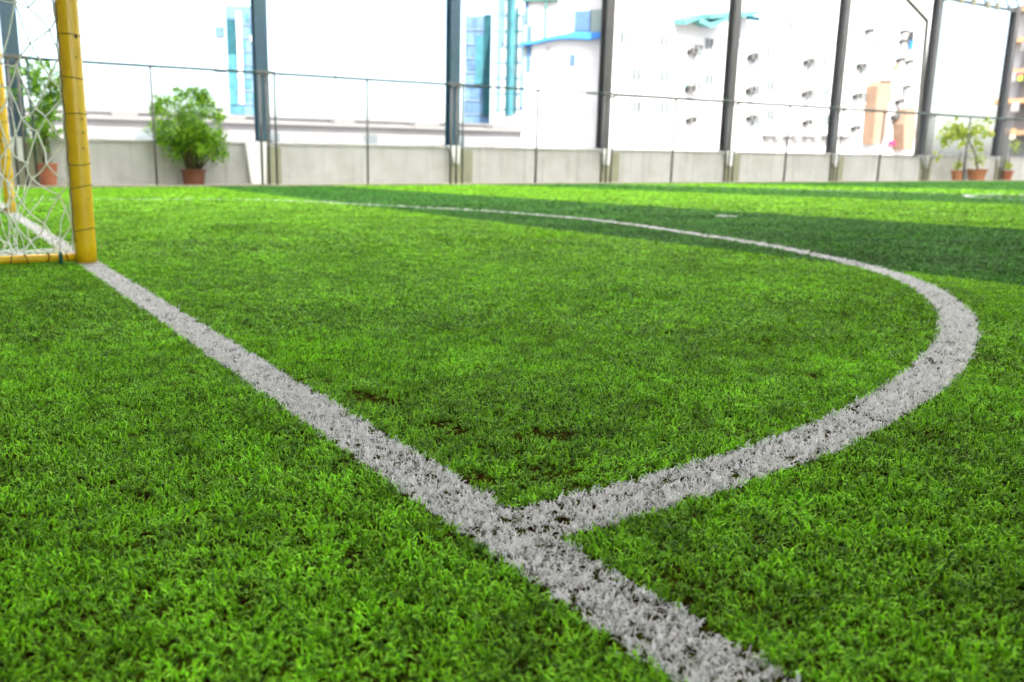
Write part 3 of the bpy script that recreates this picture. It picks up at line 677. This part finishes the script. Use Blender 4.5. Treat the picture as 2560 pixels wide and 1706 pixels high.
for px, py in ((1772, 112), (1772, 200), (1772, 280), (1925, 128), (1925, 212), (1925, 288), (1660, 100), (1660, 190), (1745, 128), (1742, 218), (1890, 143), (1889, 226), (1888, 300), (1560, 95), (2030, 158), (2028, 236), (2160, 170), (2155, 244), (2190, 120), (2100, 90), (1980, 62), (1840, 70), (1660, 272), (1590, 185), (1590, 268), (2065, 150), (2065, 228), (2065, 300)):
    c = at(px, py, Yf); w_ = MB().box(c.x-.7, c.x+.7, Yf-.06, Yf-.012, c.z-.7, c.z+.7).build('window', M['facade'], fl); MB().box(c.x-.62, c.x-.04, Yf-.08, Yf-.065, c.z-.6, c.z+.6).build('pane', M['window'], fl); MB().box(c.x+.04, c.x+.62, Yf-.08, Yf-.065, c.z-.6, c.z+.6).build('pane', M['window'], fl); MB().box(c.x-.78, c.x+.78, Yf-.2, Yf-.07, c.z-.82, c.z-.71).build('sill', M['facade'], fl)
for a, b, c, d in ((1547, 1572, 12, 58), (1602, 1660, 20, 62), (1990, 2008, 80, 100), (1976, 1982, 180, 188)): pxbox(a, b, c, d, Yf, .15, 'window', M['palegrey'], fl)
# lower canopy line on the flats
for i in range(9):
    a = 1905 + i*24; pxbox(a, a+19, 338 + (i % 3), 350 + 2*(i % 2), Yf, .6, 'canopy_panel', M['greyfacade'] if i % 2 else M['ac_dark'], fl)
# turquoise awnings
aw = MB()
for (a, b, c, d) in ((1712, 62, 1750, 48), (1750, 56, 1778, 70), (1778, 48, 1822, 42), (1778, 70, 1822, 52), (1852, 44, 1895, 38)):
    p = at(a, b, Yf-1.6); q = at(c, d, Yf-1.6); k_ = Vector((0, 0, .45)); y_ = Vector((0, 1.5, .25))
    aw.add([p, q, q+k_, p+k_, p+y_, q+y_, q+k_+y_, p+k_+y_], [(0, 1, 2, 3), (7, 6, 5, 4), (0, 4, 5, 1), (3, 2, 6, 7), (0, 3, 7, 4), (1, 5, 6, 2)])
aw.build('awning', M['awning'], fl)
pxbox(1866, 1895, 40, 50, Yf-1.7, .3, 'awning', M['glass_teal'], fl)
# peach stair towers
pp = MB(); Yp = Yf - 1.5
def ppoly(pts, Y, dep, name, mt, par):
    q = [at(a, b, Y) for a, b in pts]; n = len(q); v = [tuple(k_) for k_ in q] + [(k_.x, Y+dep, k_.z) for k_ in q]
    f = [tuple(range(n-1, -1, -1)), tuple(range(n, 2*n))] + [(i, (i+1) % n, (i+1) % n + n, i+n) for i in range(n)]
    return MB().add(v, f).build(name, mt, par)
ppoly([(2194, 215), (2204, 200), (2231, 200), (2229, 255), (2221, 258), (2216, 340), (2204, 362), (2182, 360)], Yp, 1.4, 'stair_tower', M['peach'], fl)
ppoly([(2205, 198), (2230, 198), (2230, 202), (2205, 202)], Yp-.2, .15, 'coping', M['palegrey'], fl)
ppoly([(2260, 310), (2272, 270), (2290, 268), (2288, 335), (2282, 376), (2260, 376)], Yp, 1.4, 'stair_tower', M['peach'], fl)
for px, py, s_ in ((2255, 80, .6), (2253, 104, .7), (2246, 150, .8), (2268, 155, .7), (2262, 218, .7), (2244, 254, .9), (2233, 292, .9), (2262, 282, .6)): ac(px, py, s_, 'ac_white', fl)
for a, b, c, d, mt in ((2273, 2284, 78, 102, 'dark'), (2274, 2283, 100, 124, 'cloth_blue'), (2236, 2246, 160, 175, 'peach'), (2221, 2250, 352, 364, 'cloth_pink'), (2234, 2238, 235, 240, 'dark'), (2262, 2268, 210, 245, 'palegrey')):
    pxbox(a, b, c, d, Yf-.3, .12, 'laundry', M[mt], fl)

# nearer flats at the right edge with peach balcony slabs
Q = Frame(2640, 62); rb = empty('balcony_block', Q.o); tag(rb, 'white block at the right edge with peach balcony slabs and washing', 'building')
u0 = Q.at(2522, 200)[0]
Q.box(MB(), u0, u0+14, 1.3, 14, -.05, 24).build('wall', M['facade'], rb)
for k, yy in enumerate((20, 98, 176, 250, 330)):
    z1 = Q.at(2540, yy-4)[1]; a = u0 - (.1 if k < 3 else .6)
    Q.box(MB(), a, u0+13, 0, 1.28, z1-.28, z1).build('balcony_slab', M['peach2'], rb)
    for j in range(6): Q.box(MB(), u0+.5+j*2.2, u0+1.7+j*2.2, 1.12, 1.29, z1-2.2, z1-.5).build('window', M['palegrey'], rb)
for a, b, c, d, mt in ((2553, 2566, 108, 130, 'ac_white'), (2528, 2542, 182, 206, 'palegrey'), (2544, 2556, 184, 190, 'cloth_pink'), (2546, 2558, 190, 204, 'leafy'), (2530, 2550, 256, 280, 'palegrey'), (2527, 2542, 322, 335, 'peach2'), (2524, 2540, 336, 350, 'olive')):
    Q.px(a, b, c, d, .3, 'laundry', M[mt], rb, dep=-.1)
